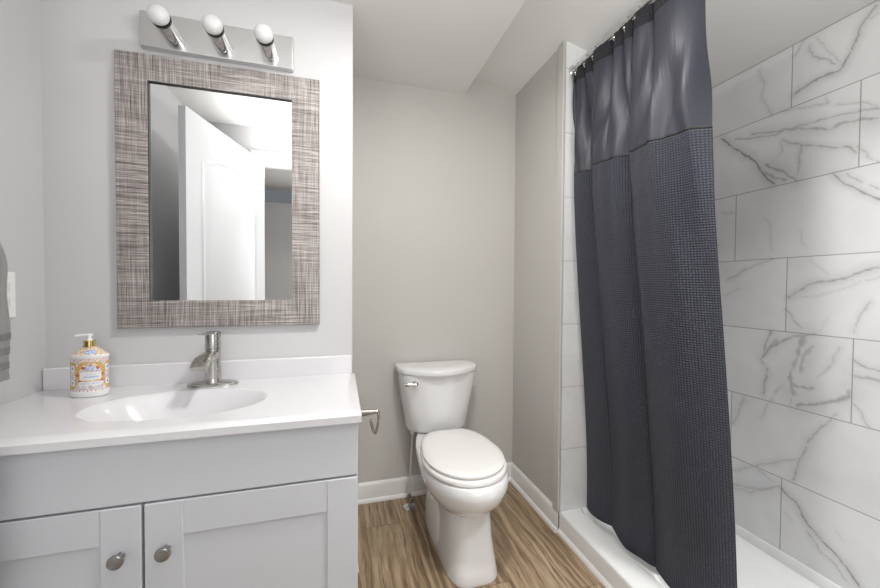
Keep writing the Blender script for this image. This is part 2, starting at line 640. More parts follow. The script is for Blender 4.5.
# long shower wall: a fine grid over the part in view carries the painted marble veins
VEINS = [
 (0.0071, 0.75, [(0.803, 2.165), (0.841, 2.106), (0.86, 2.049), (0.878, 2.017), (0.891, 1.996), (0.948, 1.998), (1.009, 1.985), (1.029, 1.979)]),
 (0.0045, 0.5, [(0.995, 2.18), (1.013, 2.153), (1.032, 2.129)]),
 (0.0039, 0.35, [(0.963, 2.159), (0.936, 2.111), (0.906, 2.059), (0.886, 2.025)]),
 (0.0045, 0.5, [(0.987, 2.14), (0.968, 2.09), (0.932, 2.06), (0.897, 2.025)]),
 (0.0053, 0.35, [(1.158, 2.149), (1.138, 2.073), (1.144, 2.02), (1.105, 1.929)]),
 (0.0041, 0.3, [(0.792, 2.134), (0.811, 2.128)]),
 (0.0098, 0.55, [(1.18, 1.875), (1.11, 1.86), (1.057, 1.846), (1.006, 1.833), (0.914, 1.794), (0.873, 1.799), (0.785, 1.773)]),
 (0.0063, 0.55, [(1.252, 1.886), (1.188, 1.861), (1.092, 1.84), (1.013, 1.844), (0.915, 1.832), (0.785, 1.807)]),
 (0.0044, 0.4, [(1.076, 1.928), (1.008, 1.913), (0.922, 1.887), (0.928, 1.913)]),
 (0.0042, 0.4, [(0.894, 1.877), (0.835, 1.848), (0.786, 1.814)]),
 (0.0093, 0.85, [(1.311, 1.909), (1.251, 1.844), (1.207, 1.796), (1.178, 1.768), (1.145, 1.718), (1.114, 1.657), (1.095, 1.635)]),
 (0.0122, 0.65, [(1.126, 1.725), (1.089, 1.696), (1.06, 1.675), (1.035, 1.643), (1.011, 1.624)]),
 (0.0082, 0.6, [(1.133, 1.706), (1.099, 1.661), (1.052, 1.635)]),
 (0.0054, 0.55, [(1.063, 1.807), (1.042, 1.783), (1.001, 1.764), (0.921, 1.724), (0.855, 1.707), (0.843, 1.674)]),
 (0.0053, 0.5, [(1.001, 1.764), (1.003, 1.705), (1.009, 1.647)]),
 (0.0046, 0.45, [(0.837, 1.698), (0.811, 1.647), (0.781, 1.627)]),
 (0.0038, 0.35, [(1.108, 1.74), (1.065, 1.759), (1.073, 1.803)]),
 (0.0066, 0.75, [(0.896, 1.618), (0.868, 1.573), (0.828, 1.537), (0.779, 1.498)]),
 (0.0056, 0.5, [(0.866, 1.605), (0.821, 1.564)]),
 (0.005, 0.45, [(0.804, 1.552), (0.784, 1.53)]),
 (0.0035, 0.25, [(1.125, 1.505), (1.102, 1.475), (1.096, 1.355)]),
 (0.0039, 0.25, [(1.001, 1.426), (0.983, 1.364)]),
 (0.0044, 0.5, [(1.269, 1.23), (1.196, 1.274), (1.136, 1.298), (1.088, 1.312)]),
 (0.0039, 0.4, [(1.304, 1.553), (1.253, 1.543)]),
 (0.0033, 0.3, [(1.281, 1.154), (1.224, 1.188)]),
 (0.0082, 0.65, [(1.028, 1.157), (0.976, 1.198), (0.931, 1.221), (0.861, 1.231), (0.817, 1.251), (0.774, 1.27)]),
 (0.0041, 0.3, [(1.025, 1.153), (0.945, 1.163), (0.847, 1.202), (0.773, 1.236)]),
 (0.0036, 0.25, [(0.966, 1.304), (0.902, 1.239)]),
 (0.0057, 0.45, [(1.039, 1.104), (1.006, 1.056), (0.982, 1.031)]),
 (0.0054, 0.4, [(0.793, 1.146), (0.816, 1.1), (0.833, 1.037)]),
 (0.0038, 0.25, [(0.907, 1.074), (0.933, 1.017)]),
 (0.0079, 0.6, [(1.088, 1.006), (1.113, 0.933), (1.123, 0.883), (1.096, 0.828), (1.113, 0.737)]),
 (0.0106, 0.6, [(1.12, 0.897), (1.087, 0.944), (1.011, 0.995), (0.942, 1.016)]),
 (0.0185, 0.45, [(1.105, 0.917), (1.083, 0.947), (1.069, 0.974)]),
 (0.0204, 0.5, [(0.979, 0.999), (0.987, 0.946), (0.993, 0.909), (1.018, 0.847), (1.006, 0.768)]),
 (0.0152, 0.45, [(0.95, 0.972), (0.974, 0.921), (0.985, 0.858)]),
 (0.0208, 0.5, [(1.0, 0.802), (0.968, 0.799), (0.946, 0.805)]),
 (0.0052, 0.5, [(1.006, 0.768), (1.015, 0.716)]),
 (0.0157, 0.6, [(0.989, 0.721), (0.936, 0.745), (0.878, 0.775), (0.841, 0.805)]),
 (0.0178, 0.5, [(0.892, 0.767), (0.844, 0.808), (0.839, 0.827)]),
 (0.005, 0.4, [(0.871, 0.97), (0.895, 0.902), (0.932, 0.848)]),
 (0.0052, 0.3, [(1.034, 0.801), (1.068, 0.754)]),
 (0.0062, 0.55, [(0.831, 0.941), (0.8, 0.912), (0.766, 0.913)]),
 (0.0124, 0.5, [(0.829, 0.88), (0.799, 0.884), (0.765, 0.879)]),
 (0.005, 0.45, [(0.827, 0.784), (0.788, 0.719)]),
 (0.0055, 0.45, [(1.188, 0.693), (1.228, 0.563)]),
 (0.0048, 0.35, [(1.051, 0.776), (1.093, 0.695), (1.118, 0.626)]),
 (0.0076, 0.5, [(0.872, 0.725), (0.905, 0.675), (0.942, 0.622), (0.97, 0.523), (0.999, 0.419)]),
 (0.0053, 0.45, [(1.234, 0.331), (1.106, 0.429), (0.978, 0.511)]),
 (0.0117, 0.45, [(1.222, 0.279), (1.175, 0.293), (1.123, 0.31), (1.042, 0.365)]),
 (0.0074, 0.4, [(1.221, 0.26), (1.154, 0.279), (1.078, 0.335)]),
 (0.0045, 0.4, [(1.124, 0.393), (1.067, 0.373)]),
 (0.0083, 0.8, [(1.035, 0.358), (0.988, 0.327), (0.947, 0.262), (0.893, 0.22), (0.836, 0.186), (0.803, 0.138)]),
 (0.0067, 0.5, [(0.946, 0.229), (0.907, 0.19), (0.871, 0.17), (0.829, 0.128)]),
 (0.0042, 0.25, [(1.023, 0.269), (0.998, 0.251)]),
 (0.0033, 0.2, [(0.865, 0.298), (0.848, 0.273)]),
]



def seg_dist(P, a, b):
    a, b = np.array(a), np.array(b)
    d = b - a
    t = np.clip(((P - a) @ d) / max(d @ d, 1e-12), 0, 1)
    return np.linalg.norm(P - (a + t[:, None] * d), axis=1)


def right_wall():
    ys = np.concatenate([np.linspace(-0.14, 0.60, 25)[:-1], np.linspace(0.60, 1.50, 226)])
    zt = slope(XR)
    zs = np.linspace(0.0, zt, 520)
    ny, nz = len(ys), len(zs)
    Yg, Zg = np.meshgrid(ys, zs)
    P = np.stack([Yg.ravel(), Zg.ravel()], 1)
    co = np.empty((ny * nz, 3))
    co[:, 0], co[:, 1], co[:, 2] = XR, P[:, 0], P[:, 1]
    # ragged coordinates for the veins
    N = np.array([(mnoise.noise((y * 26, z * 26, 1.3)) + 0.5 * mnoise.noise((y * 70, z * 70, 4.1)),
                   mnoise.noise((y * 26, z * 26, 7.7)) + 0.5 * mnoise.noise((y * 70, z * 70, 9.4)),
                   mnoise.noise((y * 45, z * 45, 12.6))) for y, z in P])
    Q = P + N[:, :2] * 0.0065
    val = np.zeros(len(P))
    for w, s, pts in VEINS:
        lo, hi = np.min(pts, 0) - 0.06, np.max(pts, 0) + 0.06
        sel = np.where((Q[:, 0] > lo[0]) & (Q[:, 0] < hi[0]) & (Q[:, 1] > lo[1]) & (Q[:, 1] < hi[1]))[0]
        if not len(sel):
            continue
        d = np.min([seg_dist(Q[sel], a, b) for a, b in zip(pts[:-1], pts[1:])], 0)
        ww = w * (0.56 + 0.5 * N[sel, 2])
        core = np.clip(1.25 - d / np.maximum(ww, 0.0012), 0, 1)
        halo = np.exp(-(d / (w * 2.6)) ** 2) * 0.30
        val[sel] = np.maximum(val[sel], s * np.maximum(core, halo))
    faces = []
    idx = np.arange(ny * nz).reshape(nz, ny)
    a, b, c, d = idx[:-1, :-1].ravel(), idx[:-1, 1:].ravel(), idx[1:, 1:].ravel(), idx[1:, :-1].ravel()
    F = np.stack([a, d, c, b], 1)
    me = bpy.data.meshes.new('wall_right')
    nv = len(co)
    ext = np.array([(1.89, -0.14, 0), (1.89, 1.5, 0), (1.89, 1.5, zt), (1.89, -0.14, zt)])
    co2 = np.vstack([co, ext])
    back = [[nv, nv + 1, nv + 2, nv + 3],
            [int(idx[0, 0]), nv, nv + 3, int(idx[-1, 0])], [int(idx[0, -1]), int(idx[-1, -1]), nv + 2, nv + 1],
            [int(idx[-1, 0]), nv + 3, nv + 2, int(idx[-1, -1])], [int(idx[0, 0]), int(idx[0, -1]), nv + 1, nv]]
    me.from_pydata(co2.tolist(), [], F.tolist() + back)
    me.update()
    ca = me.color_attributes.new('veins', 'FLOAT_COLOR', 'POINT')
    buf = np.zeros((len(co2), 4))
    buf[:nv, 0] = buf[:nv, 1] = buf[:nv, 2] = np.clip(val, 0, 1)
    buf[:, 3] = 1
    ca.data.foreach_set('color', buf.ravel().astype(np.float32))
    me.materials.append(MAT['tile_side'])
    o = bpy.data.objects.new('wall_right', me)
    COL.objects.link(o)
    o['kind'] = 'structure'


right_wall()

# entry wall behind the camera with the doorway, and the hall beyond it
bm = NB()
box(bm, XL, -0.55, 0.03, 0.165, 0, ZC)
box(bm, -0.55, 0.85, 0.03, 0.165, 2.07, ZC)
box(bm, 0.85, XS, -0.14, 0.165, 0, slope(XS))
struct('wall_entry', bm, 'paint_cool')
bm = NB()
box(bm, XL, 1.89, -1.62, -1.50, 0, 2.14)
box(bm, 1.77, 1.89, -1.50, -0.14, 0, 2.17)
struct('wall_hall', bm, 'paint_cool')
bm = NB()      # invented casing around the added fill light behind the camera
box(bm, -0.19, -0.11, -1.50, -1.478, 0.62, 2.08, 0.004)
box(bm, 0.81, 0.89, -1.50, -1.478, 0.62, 2.08, 0.004)
box(bm, -0.11, 0.81, -1.50, -1.478, 2.00, 2.08, 0.004)
box(bm, -0.11, 0.81, -1.50, -1.470, 0.62, 0.70, 0.004)
struct('fill_frame_1', bm, 'trim')
bm = NB()
box(bm, -0.61, 0.92, 0.165, 0.180, 2.07, 2.145, 0.004)
box(bm, 0.85, 0.92, 0.165, 0.180, 0, 2.07, 0.004)
struct('trim_1', bm, 'trim')

# niche: end board at the shower corner and the baseboards with shoe moulding
bm = NB()
box(bm, XS - 0.012, XS, YV - 0.002, YV + 0.045, 0.0, slope(XS) - 0.004, 0.003)
struct('trim_2', bm, 'paint')


def base_profile(h=0.105, t=0.013, shoe=0.013):
    # (distance out from the wall, height)
    pts = [(0, 0), (t + shoe, 0)]
    for k in range(1, 6):
        a = k / 5 * PI / 2
        pts.append((t + shoe * math.cos(a), 0.019 * math.sin(a)))
    pts += [(t, h - 0.016), (t - 0.003, h - 0.008), (t - 0.007, h - 0.003), (0.004, h), (0, h)]
    return pts


bm = NB()
pr = base_profile()
loft(bm, [[(XN, YB - d, z) for d, z in pr], [(XS, YB - d, z) for d, z in pr]])
struct('baseboard_back', fix(bm), 'trim')
bm = NB()
loft(bm, [[(XS - d, YV - 0.002, z) for d, z in pr], [(XS - d, YB, z) for d, z in pr]])
struct('baseboard_right', fix(bm), 'trim')
bm = NB()
loft(bm, [[(XN + d, YV, z) for d, z in pr], [(XN + d, YB, z) for d, z in pr]])
struct('baseboard_left', fix(bm), 'trim')

# ------------------------------------------------------------------ the door, swung open into the room (seen in the mirror)
HINGE, FREE = Vector((-0.533, 0.180, 0)), Vector((-0.734, 0.970, 0))
dd = (FREE - HINGE); DW = dd.length; dd.normalize()
dn = Vector((dd.y, -dd.x, 0))                    # face normal towards the room side
if dn.x < 0:
    dn = -dn


def door_pt(u, n_, z):
    p = HINGE + dd * u + dn * n_
    return (p.x, p.y, z)


def arch_panel(bm, u0, u1, z0, z1, rise, n_out):
    """one moulded panel of the slab: sunken border and a raised field, arched at the top"""
    def outline(m, nn):
        pts = [(u0 + m, z0 + m), (u1 - m, z0 + m)]
        for k in range(13):
            t = k / 12
            u = (u1 - m) + ((u0 + m) - (u1 - m)) * t
            pts.append((u, z1 - m - rise + rise * math.sin(PI * t) if rise else z1 - m))
        return [door_pt(u, nn, z) for u, z in pts]
    loft(bm, [outline(0, n_out + 0.001), outline(0.012, n_out + 0.007), outline(0.026, n_out + 0.0015), outline(0.05, n_out + 0.009)], cap0=False)


bm = NB()
T = 0.035
ring = [(0, -T / 2), (DW, -T / 2), (DW, T / 2), (0, T / 2)]
loft(bm, [[door_pt(u, n_, 0.012) for u, n_ in ring], [door_pt(u, n_, 2.055) for u, n_ in ring]])
arch_panel(bm, 0.12, DW - 0.12, 1.02, 1.90, 0.07, T / 2)
arch_panel(bm, 0.12, DW - 0.12, 0.16, 0.90, 0.0, T / 2)
door = struct('door_1', fix(bm), 'door')
for side in (1, -1):
    bm = NB()
    p = Vector(door_pt(DW - 0.115, side * T / 2, 0.93))
    lathe(bm, p, dn * side, [(0, 0.03), (0.006, 0.03), (0.008, 0.012), (0.022, 0.011), (0.027, 0.021), (0.038, 0.025), (0.048, 0.019), (0.051, 0.0)])
    obj('door_knob', bm, 'nickel', door)

# ------------------------------------------------------------------ ceiling light (above and in front of the toilet)
t = thing('ceiling_light', 'round flush ceiling light in front of the toilet niche', 'light', (0.30, 0.78, ZC))
bm = NB(); lathe(bm, (0.30, 0.78, ZC), (0, 0, -1), [(0, 0.17), (0.02, 0.172), (0.026, 0.165), (0.026, 0.15)], 40)
obj('rim', bm, 'trim', t)
bm = NB(); lathe(bm, (0.30, 0.78, ZC - 0.024), (0, 0, -1), [(0, 0.152), (0.010, 0.13), (0.016, 0.08), (0.018, 0.0)], 40)
obj('diffuser', bm, 'diffuser', t)

# ------------------------------------------------------------------ vanity cabinet
CT, CF = 0.839, 1.005                            # counter top height and its front edge
FY = 1.038                                       # face of the cabinet box
t = thing('vanity_cabinet', 'grey-white shaker vanity cabinet with two doors under the sink top', 'cabinet', (-0.45, 1.27, 0))
bm = NB()
box(bm, XL + 0.002, XL + 0.018, FY, 1.498, 0.10, CT - 0.026)
box(bm, 0.033, 0.049, FY, 1.498, 0.0, CT - 0.026)
box(bm, XL + 0.018, 0.030, 1.486, 1.498, 0.10, CT - 0.026)
box(bm, XL + 0.018, 0.030, FY, 1.486, 0.10, 0.116)
box(bm, XL + 0.018, 0.030, FY, FY + 0.016, 0.64, CT - 0.026)
box(bm, XL + 0.03, 0.03, FY + 0.07, FY + 0.085, 0.0, 0.10)
obj('body', bm, 'vanity', t)
bm = NB(); box(bm, XL + 0.004, 0.049, FY - 0.019, FY, 0.6625, CT - 0.027, 0.002)
obj('false_drawer_front', bm, 'vanity', t)


def shaker_door(x0, x1, z0, z1, kx, kz):
    y0, y1 = FY - 0.020, FY
    st = 0.083
    bm = NB()
    box(bm, x0, x0 + st, y0, y1, z0, z1, 0.0025)
    box(bm, x1 - st, x1, y0, y1, z0, z1, 0.0025)
    box(bm, x0 + st - 0.0004, x1 - st + 0.0004, y0 + 0.0012, y1, z1 - 0.088, z1, 0.0018)
    box(bm, x0 + st - 0.0004, x1 - st + 0.0004, y0 + 0.0012, y1, z0, z0 + 0.088, 0.0018)
    d = obj('door', bm, 'vanity', t)
    bm = NB(); box(bm, x0 + st - 0.004, x1 - st + 0.004, y0 + 0.0065, y1 - 0.002, z0 + 0.08, z1 - 0.08)
    obj('panel', bm, 'vanity', d)
    bm = NB()
    lathe(bm, (kx, y0 + 0.001, kz), (0, -1, 0), [(0, 0.0085), (0.003, 0.0075), (0.012, 0.006), (0.017, 0.0075), (0.020, 0.0135), (0.023, 0.0165), (0.027, 0.0170), (0.030, 0.0155), (0.0315, 0.011), (0.032, 0.0)], 32)
    obj('knob', bm, 'nickel_dark', d, label='round satin nickel knob')


shaker_door(XL + 0.004, -0.4635, 0.115, 0.6570, -0.504, 0.543)
shaker_door(-0.4575, 0.049, 0.115, 0.6570, -0.410, 0.543)

# counter with moulded basin and backsplash
t = thing('sink_countertop', 'glossy white vanity top with moulded oval basin and low backsplash', 'countertop', (-0.45, 1.25, CT))
BX, BY, BA, BB, BD = -0.457, 1.232, 0.226, 0.132, 0.110


def counter():
    xs = np.unique(np.concatenate([np.linspace(XL + 0.002, 0.058, 40), np.linspace(BX - BA - .02, BX + BA + .02, 200)]))
    ysr = np.unique(np.concatenate([np.linspace(CF, 1.498, 24), np.linspace(BY - BB - .02, BY + BB + .02, 150)]))
    r_ = 0.006
    bm = NB()
    G_ = []
    for y in ysr:
        row = []
        for x in xs:
            u, v = (x - BX) / BA, (y - BY) / BB
            q = (abs(u) ** 2.3 + abs(v) ** 2.3) ** (1 / 2.3)
            z = CT
            if q < 1.05:
                z = CT - BD * sstep(1.05, 0.42, q) ** 0.72
            dy = y - CF
            if dy < r_:
                z -= r_ - math.sqrt(max(r_ * r_ - (r_ - dy) ** 2, 0))
            dx = 0.058 - x
            if dx < r_:
                z = min(z, CT - (r_ - math.sqrt(max(r_ * r_ - (r_ - dx) ** 2, 0))))
            row.append(bm.verts.new((x, y, z)))
        G_.append(row)
    ny, nx = len(G_), len(G_[0])
    for j in range(ny - 1):
        for i in range(nx - 1):
            bm.faces.new((G_[j][i], G_[j][i + 1], G_[j + 1][i + 1], G_[j + 1][i]))
    zb = CT - 0.025
    loop = [G_[0][i] for i in range(nx)] + [G_[j][nx - 1] for j in range(1, ny)] + [G_[ny - 1][i] for i in range(nx - 2, -1, -1)] + [G_[j][0] for j in range(ny - 2, 0, -1)]
    low = [bm.verts.new((v.co.x, v.co.y, zb)) for v in loop]
    n = len(loop)
    for i in range(n):
        j = (i + 1) % n
        bm.faces.new((loop[j], loop[i], low[i], low[j]))
    return bm


obj('slab', counter(), 'top', t, 40)
bm = NB(); box(bm, XL + 0.002, 0.048, 1.478, 1.499, CT - 0.004, CT + 0.073, 0.005, 3)
obj('backsplash', bm, 'top', t)
bm = NB(); lathe(bm, (BX + 0.0, BY + 0.03, CT - BD - 0.004), (0, 0, 1), [(0, 0.024), (0.006, 0.024), (0.008, 0.020), (0.006, 0.016), (0.010, 0.012), (0.011, 0.0)], 28)
obj('drain', bm, 'nickel', t)

# faucet
FX, FYY = -0.430, 1.425
t = thing('faucet', 'brushed nickel single-handle waterfall faucet behind the basin', 'faucet', (FX, FYY, CT))
bm = NB()


def stadium(cx, cy_, z, a, b, n=36):
    return [(cx + a * math.copysign(abs(math.cos(th)) ** 0.75, math.cos(th)), cy_ + b * math.sin(th), z) for th in (2 * PI * i / n for i in range(n))]


loft(bm, [stadium(FX, FYY, CT + 0.0005, 0.080, 0.029), stadium(FX, FYY, CT + 0.006, 0.080, 0.029), stadium(FX, FYY, CT + 0.0105, 0.074, 0.025), stadium(FX, FYY, CT + 0.012, 0.066, 0.019)])
obj('base_plate', bm, 'nickel', t)
bm = NB()
lathe(bm, (FX, FYY, CT + 0.010), (0, 0, 1), [(0, 0.027), (0.003, 0.0255), (0.02, 0.0245), (0.112, 0.0235), (0.118, 0.0235), (0.1185, 0.0225), (0.120, 0.0225)], 32)
obj('body', bm, 'nickel', t)
bm = NB()   # open trough spout: U-shaped section swept forward and down
path = smooth_path([(0, -0.012, 0.116), (0, -0.050, 0.115), (0, -0.098, 0.108), (0, -0.136, 0.087)], 6)
rings = []
for i, p in enumerate(path):
    f_ = i / (len(path) - 1)
    hw = 0.0215 + 0.0035 * f_
    th_ = 0.030 - 0.018 * f_
    tz = (path[min(i + 1, len(path) - 1)] - path[max(i - 1, 0)]).normalized()
    upv = Vector((0, -tz.z, tz.y)); upv = upv if upv.z > 0 else -upv
    c = Vector((FX, FYY, CT)) + p
    prof = [(-hw, 0.004), (-hw * 0.8, 0.006), (-hw * 0.35, 0.0075), (hw * 0.35, 0.0075), (hw * 0.8, 0.006), (hw, 0.004), (hw, -th_ * 0.45), (hw * 0.8, -th_ * 0.85), (hw * 0.4, -th_), (-hw * 0.4, -th_), (-hw * 0.8, -th_ * 0.85), (-hw, -th_ * 0.45)]
    rings.append([c + Vector((a, 0, 0)) + upv * b for a, b in prof])
loft(bm, rings)
obj('spout', fix(bm), 'nickel', t)
bm = NB()
lathe(bm, (FX, FYY, CT + 0.129), (0, 0, 1), [(0, 0.0225), (0.001, 0.0240), (0.052, 0.0240), (0.056, 0.0232), (0.059, 0.0205), (0.060, 0.0)], 32)
rings = []
for yy, hw, th_, zz in ((-0.008, 0.0135, 0.0040, 0.185), (-0.03, 0.013, 0.0040, 0.1865), (-0.07, 0.0125, 0.0034, 0.1890), (-0.106, 0.0115, 0.0028, 0.1915), (-0.112, 0.008, 0.0020, 0.192)):
    rings.append([(FX + hw * math.cos(2 * PI * k / 14), FYY + yy, CT + zz + th_ * math.sin(2 * PI * k / 14)) for k in range(14)])
loft(bm, rings)
obj('handle', fix(bm), 'nickel', t)

# soap dispenser with a hand-painted looking print
SX, SY = -0.762, 1.385
t = thing('soap_dispenser', 'white soap bottle with colourful floral print and gold collar on the sink top', 'soap bottle', (SX, SY, CT))


def bottle():
    prof = [(0.0, 0.90), (0.002, 0.97), (0.006, 0.985), (0.016, 0.99), (0.018, 0.965), (0.06, 0.955), (0.116, 0.95), (0.118, 0.985), (0.124, 0.99), (0.127, 0.95), (0.131, 0.84), (0.139, 0.66), (0.145, 0.48), (0.149, 0.33), (0.151, 0.28)]
    zz = np.concatenate([np.linspace(prof[i][0], prof[i + 1][0], max(2, int((prof[i + 1][0] - prof[i][0]) / 0.0012)))[:-1] for i in range(len(prof) - 1)] + [[prof[-1][0]]])
    rr = np.interp(zz, [p[0] for p in prof], [p[1] for p in prof])
    n = 180
    bm = NB()
    A, B = 0.050, 0.031
    rings = []
    for z, r in zip(zz, rr):
        rb = max(B * r, 0.0125) if z > 0.13 else B * r
        rings.append([(SX + A * r * math.cos(2 * PI * i / n), SY + rb * math.sin(2 * PI * i / n), CT + 0.0005 + z * 1.03) for i in range(n)])
    loft(bm, rings)
    o = obj('bottle', fix(bm), None, t, 30)
    me = o.data
    me.materials.append(MAT['bottle'])
    ca = me.color_attributes.new('print', 'FLOAT_COLOR', 'POINT')
    white, cream = (0.80, 0.79, 0.79), (0.80, 0.78, 0.76)
    yel, org, red, blu, grn = (0.80, 0.58, 0.08), (0.75, 0.27, 0.05), (0.42, 0.05, 0.05), (0.12, 0.25, 0.62), (0.18, 0.32, 0.12)
    pale, pink = (0.55, 0.66, 0.86), (0.84, 0.72, 0.74)
    cols = []
    for v in me.vertices:
        x, y, z = v.co.x, v.co.y, (v.co.z - 0.0005) / 1.03
        s = math.copysign(1, x) * 0.0
        th = math.atan2(y / B, x / A)
        # arc coordinate measured from the middle of the face turned to the room
        a = ((th + PI / 2 - 0.36 + PI) % (2 * PI) - PI) * 0.041
        a = a if abs(a) < 0.065 else (abs(a) - 0.13) * (1 if a > 0 else -1)
        c = white
        nz = mnoise.noise((a * 320, z * 320, 3.0))
        if z < 0.018 or 0.1165 < z < 0.1285:
            c = white
        elif z < 0.024 or 0.107 < z < 0.1165:            # dotted borders
            k = int(math.floor(a / 0.0042))
            row = int(math.floor(z / 0.0032))
            if ((a / 0.0042) % 1 < 0.62) and (k + row) % 2 == 0:
                c = (red, blu, org, grn)[(k * 3 + row) % 4]
        elif z >= 0.1285:                                # shoulder
            if abs(a) < 0.014 and 0.130 < z < 0.143:
                c = pale if nz < 0.1 else blu
            else:
                w = math.sin(a * 420) * math.cos(z * 520)
                c = yel if w > 0.25 else (org if w > 0.0 else (pale if w < -0.4 else cream))
                if nz > 0.45:
                    c = red
        else:
            zc = z - 0.066
            wv = mnoise.noise((a * 210, z * 210, 8.0)) + 0.6 * mnoise.noise((a * 480, z * 480, 2.0))
            c = (0.42, 0.46, 0.70) if wv > 0.12 else ((0.66, 0.40, 0.08) if wv < -0.22 else white)
            # garland of curls around the plaque
            d = math.hypot(a / 0.030, (zc - 0.010) / 0.034)
            d2 = math.hypot((abs(a) - 0.046) / 0.016, zc / 0.040)
            if 0.80 < d < 1.12 or 0.75 < d2 < 1.1:
                w = math.sin(a * 760) * math.sin(z * 760)
                c = (0.85, 0.70, 0.30) if w > 0.55 else yel if w > 0.1 else (org if w > -0.3 else ((0.30, 0.10, 0.06) if w > -0.62 else grn))
            for (dx, dz, r0, cc) in ((-0.0155, 0.023, 0.0044, red), (0.0155, 0.023, 0.0044, red), (0, 0.030, 0.0036, org), (-0.028, 0.002, 0.0042, red), (0.028, 0.002, 0.0042, red), (-0.024, -0.017, 0.0044, red), (0.024, -0.017, 0.0044, red)):
                q = math.hypot(a - dx, zc - dz)
                if q < r0:
                    c = cc if q > r0 * 0.45 else org
            if abs(a) < 0.0075 and abs(zc - 0.0215) < 0.0075 - abs(a) * 0.4:
                c = pale if nz < 0.2 else blu
            if abs(abs(a) - 0.045) < 0.0085 and (abs(zc - 0.022) < 0.0085 or abs(zc + 0.022) < 0.0085):
                c = pale if max(abs(abs(a) - 0.045), min(abs(zc - 0.022), abs(zc + 0.022))) < 0.0048 else white
                if max(abs(abs(a) - 0.045), min(abs(zc - 0.022), abs(zc + 0.022))) < 0.0026:
                    c = blu
            # plaque and lower ribbon with small blue lettering strokes
            if abs(a) < 0.0245 - 0.12 * abs(zc + 0.0015) and abs(zc + 0.0015) < 0.0125:
                c = pink if abs(zc + 0.0015) > 0.0105 else white
                for zl, hw, hh in ((0.0035, 0.010, 0.0016), (-0.0040, 0.017, 0.0026)):
                    if abs(zc - zl) < hh and abs(a) < hw and (math.sin(a * 1900 + zl * 900) > 0.1 or abs(abs(zc - zl) - hh) < 0.0008):
                        c = (0.28, 0.40, 0.66)
            if abs(a) < 0.026 and abs(zc + 0.0235) < 0.0062:
                c = white
                if abs(zc + 0.0235) < 0.0024 and 0.002 < abs(a - 0.0) < 0.022 and math.sin(a * 1700) > -0.1:
                    c = (0.40, 0.50, 0.74)
        cols.append((*c, 1.0))
    ca.data.foreach_set('color', np.array(cols, dtype=np.float32).ravel())


bottle()
bm = NB(); lathe(bm, (SX, SY, CT + 0.1550), (0, 0, 1), [(0, 0.0150), (0.001, 0.0158), (0.0035, 0.0158), (0.004, 0.0150), (0.016, 0.0150), (0.0165, 0.0158), (0.0195, 0.0158), (0.0205, 0.0145), (0.0205, 0.0)], 32)
obj('collar', bm, 'gold', t, label='gold metal collar')
bm = NB()
lathe(bm, (SX, SY, CT + 0.1745), (0, 0, 1), [(0, 0.0075), (0.004, 0.0072), (0.006, 0.0045), (0.014, 0.0043), (0.0145, 0.0065), (0.019, 0.0068), (0.0205, 0.005), (0.0205, 0.0)], 20)
dirv = Vector((-0.95, -0.18, 0)).normalized()
tube(bm, [Vector((SX, SY, CT + 0.1920)) - dirv * 0.008, Vector((SX, SY, CT + 0.1925)) + dirv * 0.012, Vector((SX, SY, CT + 0.1905)) + dirv * 0.033], 0.0034, 10, 4)
obj('pump', bm, 'plastic', t)

# ------------------------------------------------------------------ wall mirror
MX0, MX1, MZ0, MZ1 = -0.738, -0.078, 1.039, 1.989
IX0, IX1, IZ0, IZ1 = -0.643, -0.178, 1.135, 1.898
t = thing('wall_mirror', 'rectangular mirror in a wide hatched pewter-brown frame above the sink', 'mirror', (-0.413, YV, MZ0))


def rect(x0, x1, z0, z1, y):
    return [(x0, y, z0), (x1, y, z0), (x1, y, z1), (x0, y, z1)]


bm = NB()
loft(bm, [rect(MX0, MX1, MZ0, MZ1, YV - 0.001), rect(MX0, MX1, MZ0, MZ1, YV - 0.016), rect(MX0 + .003, MX1 - .003, MZ0 + .003, MZ1 - .003, YV - 0.020),
          rect(IX0 - .006, IX1 + .006, IZ0 - .006, IZ1 + .006, YV - 0.0165), rect(IX0, IX1, IZ0, IZ1, YV - 0.0145), rect(IX0, IX1, IZ0, IZ1, YV - 0.006)], cap0=False, cap1=False)
obj('frame', fix(bm), 'frame', t, 20)
bm = NB(); box(bm, IX0 - 0.004, IX1 + 0.004, YV - 0.008, YV - 0.003, IZ0 - 0.004, IZ1 + 0.004)
obj('mirror_glass', bm, 'glass_mirror', t, 0)
bm = NB()
w = 0.0022
for (x0, x1, z0, z1) in ((IX0 - .001, IX0 + w, IZ0, IZ1), (IX0, IX1, IZ1 - w, IZ1 + .001)):
    box(bm, x0, x1, YV - 0.0150, YV - 0.0081, z0, z1)
obj('inner_lip', bm, 'black', t, 0, label='thin black inner lip of the frame')

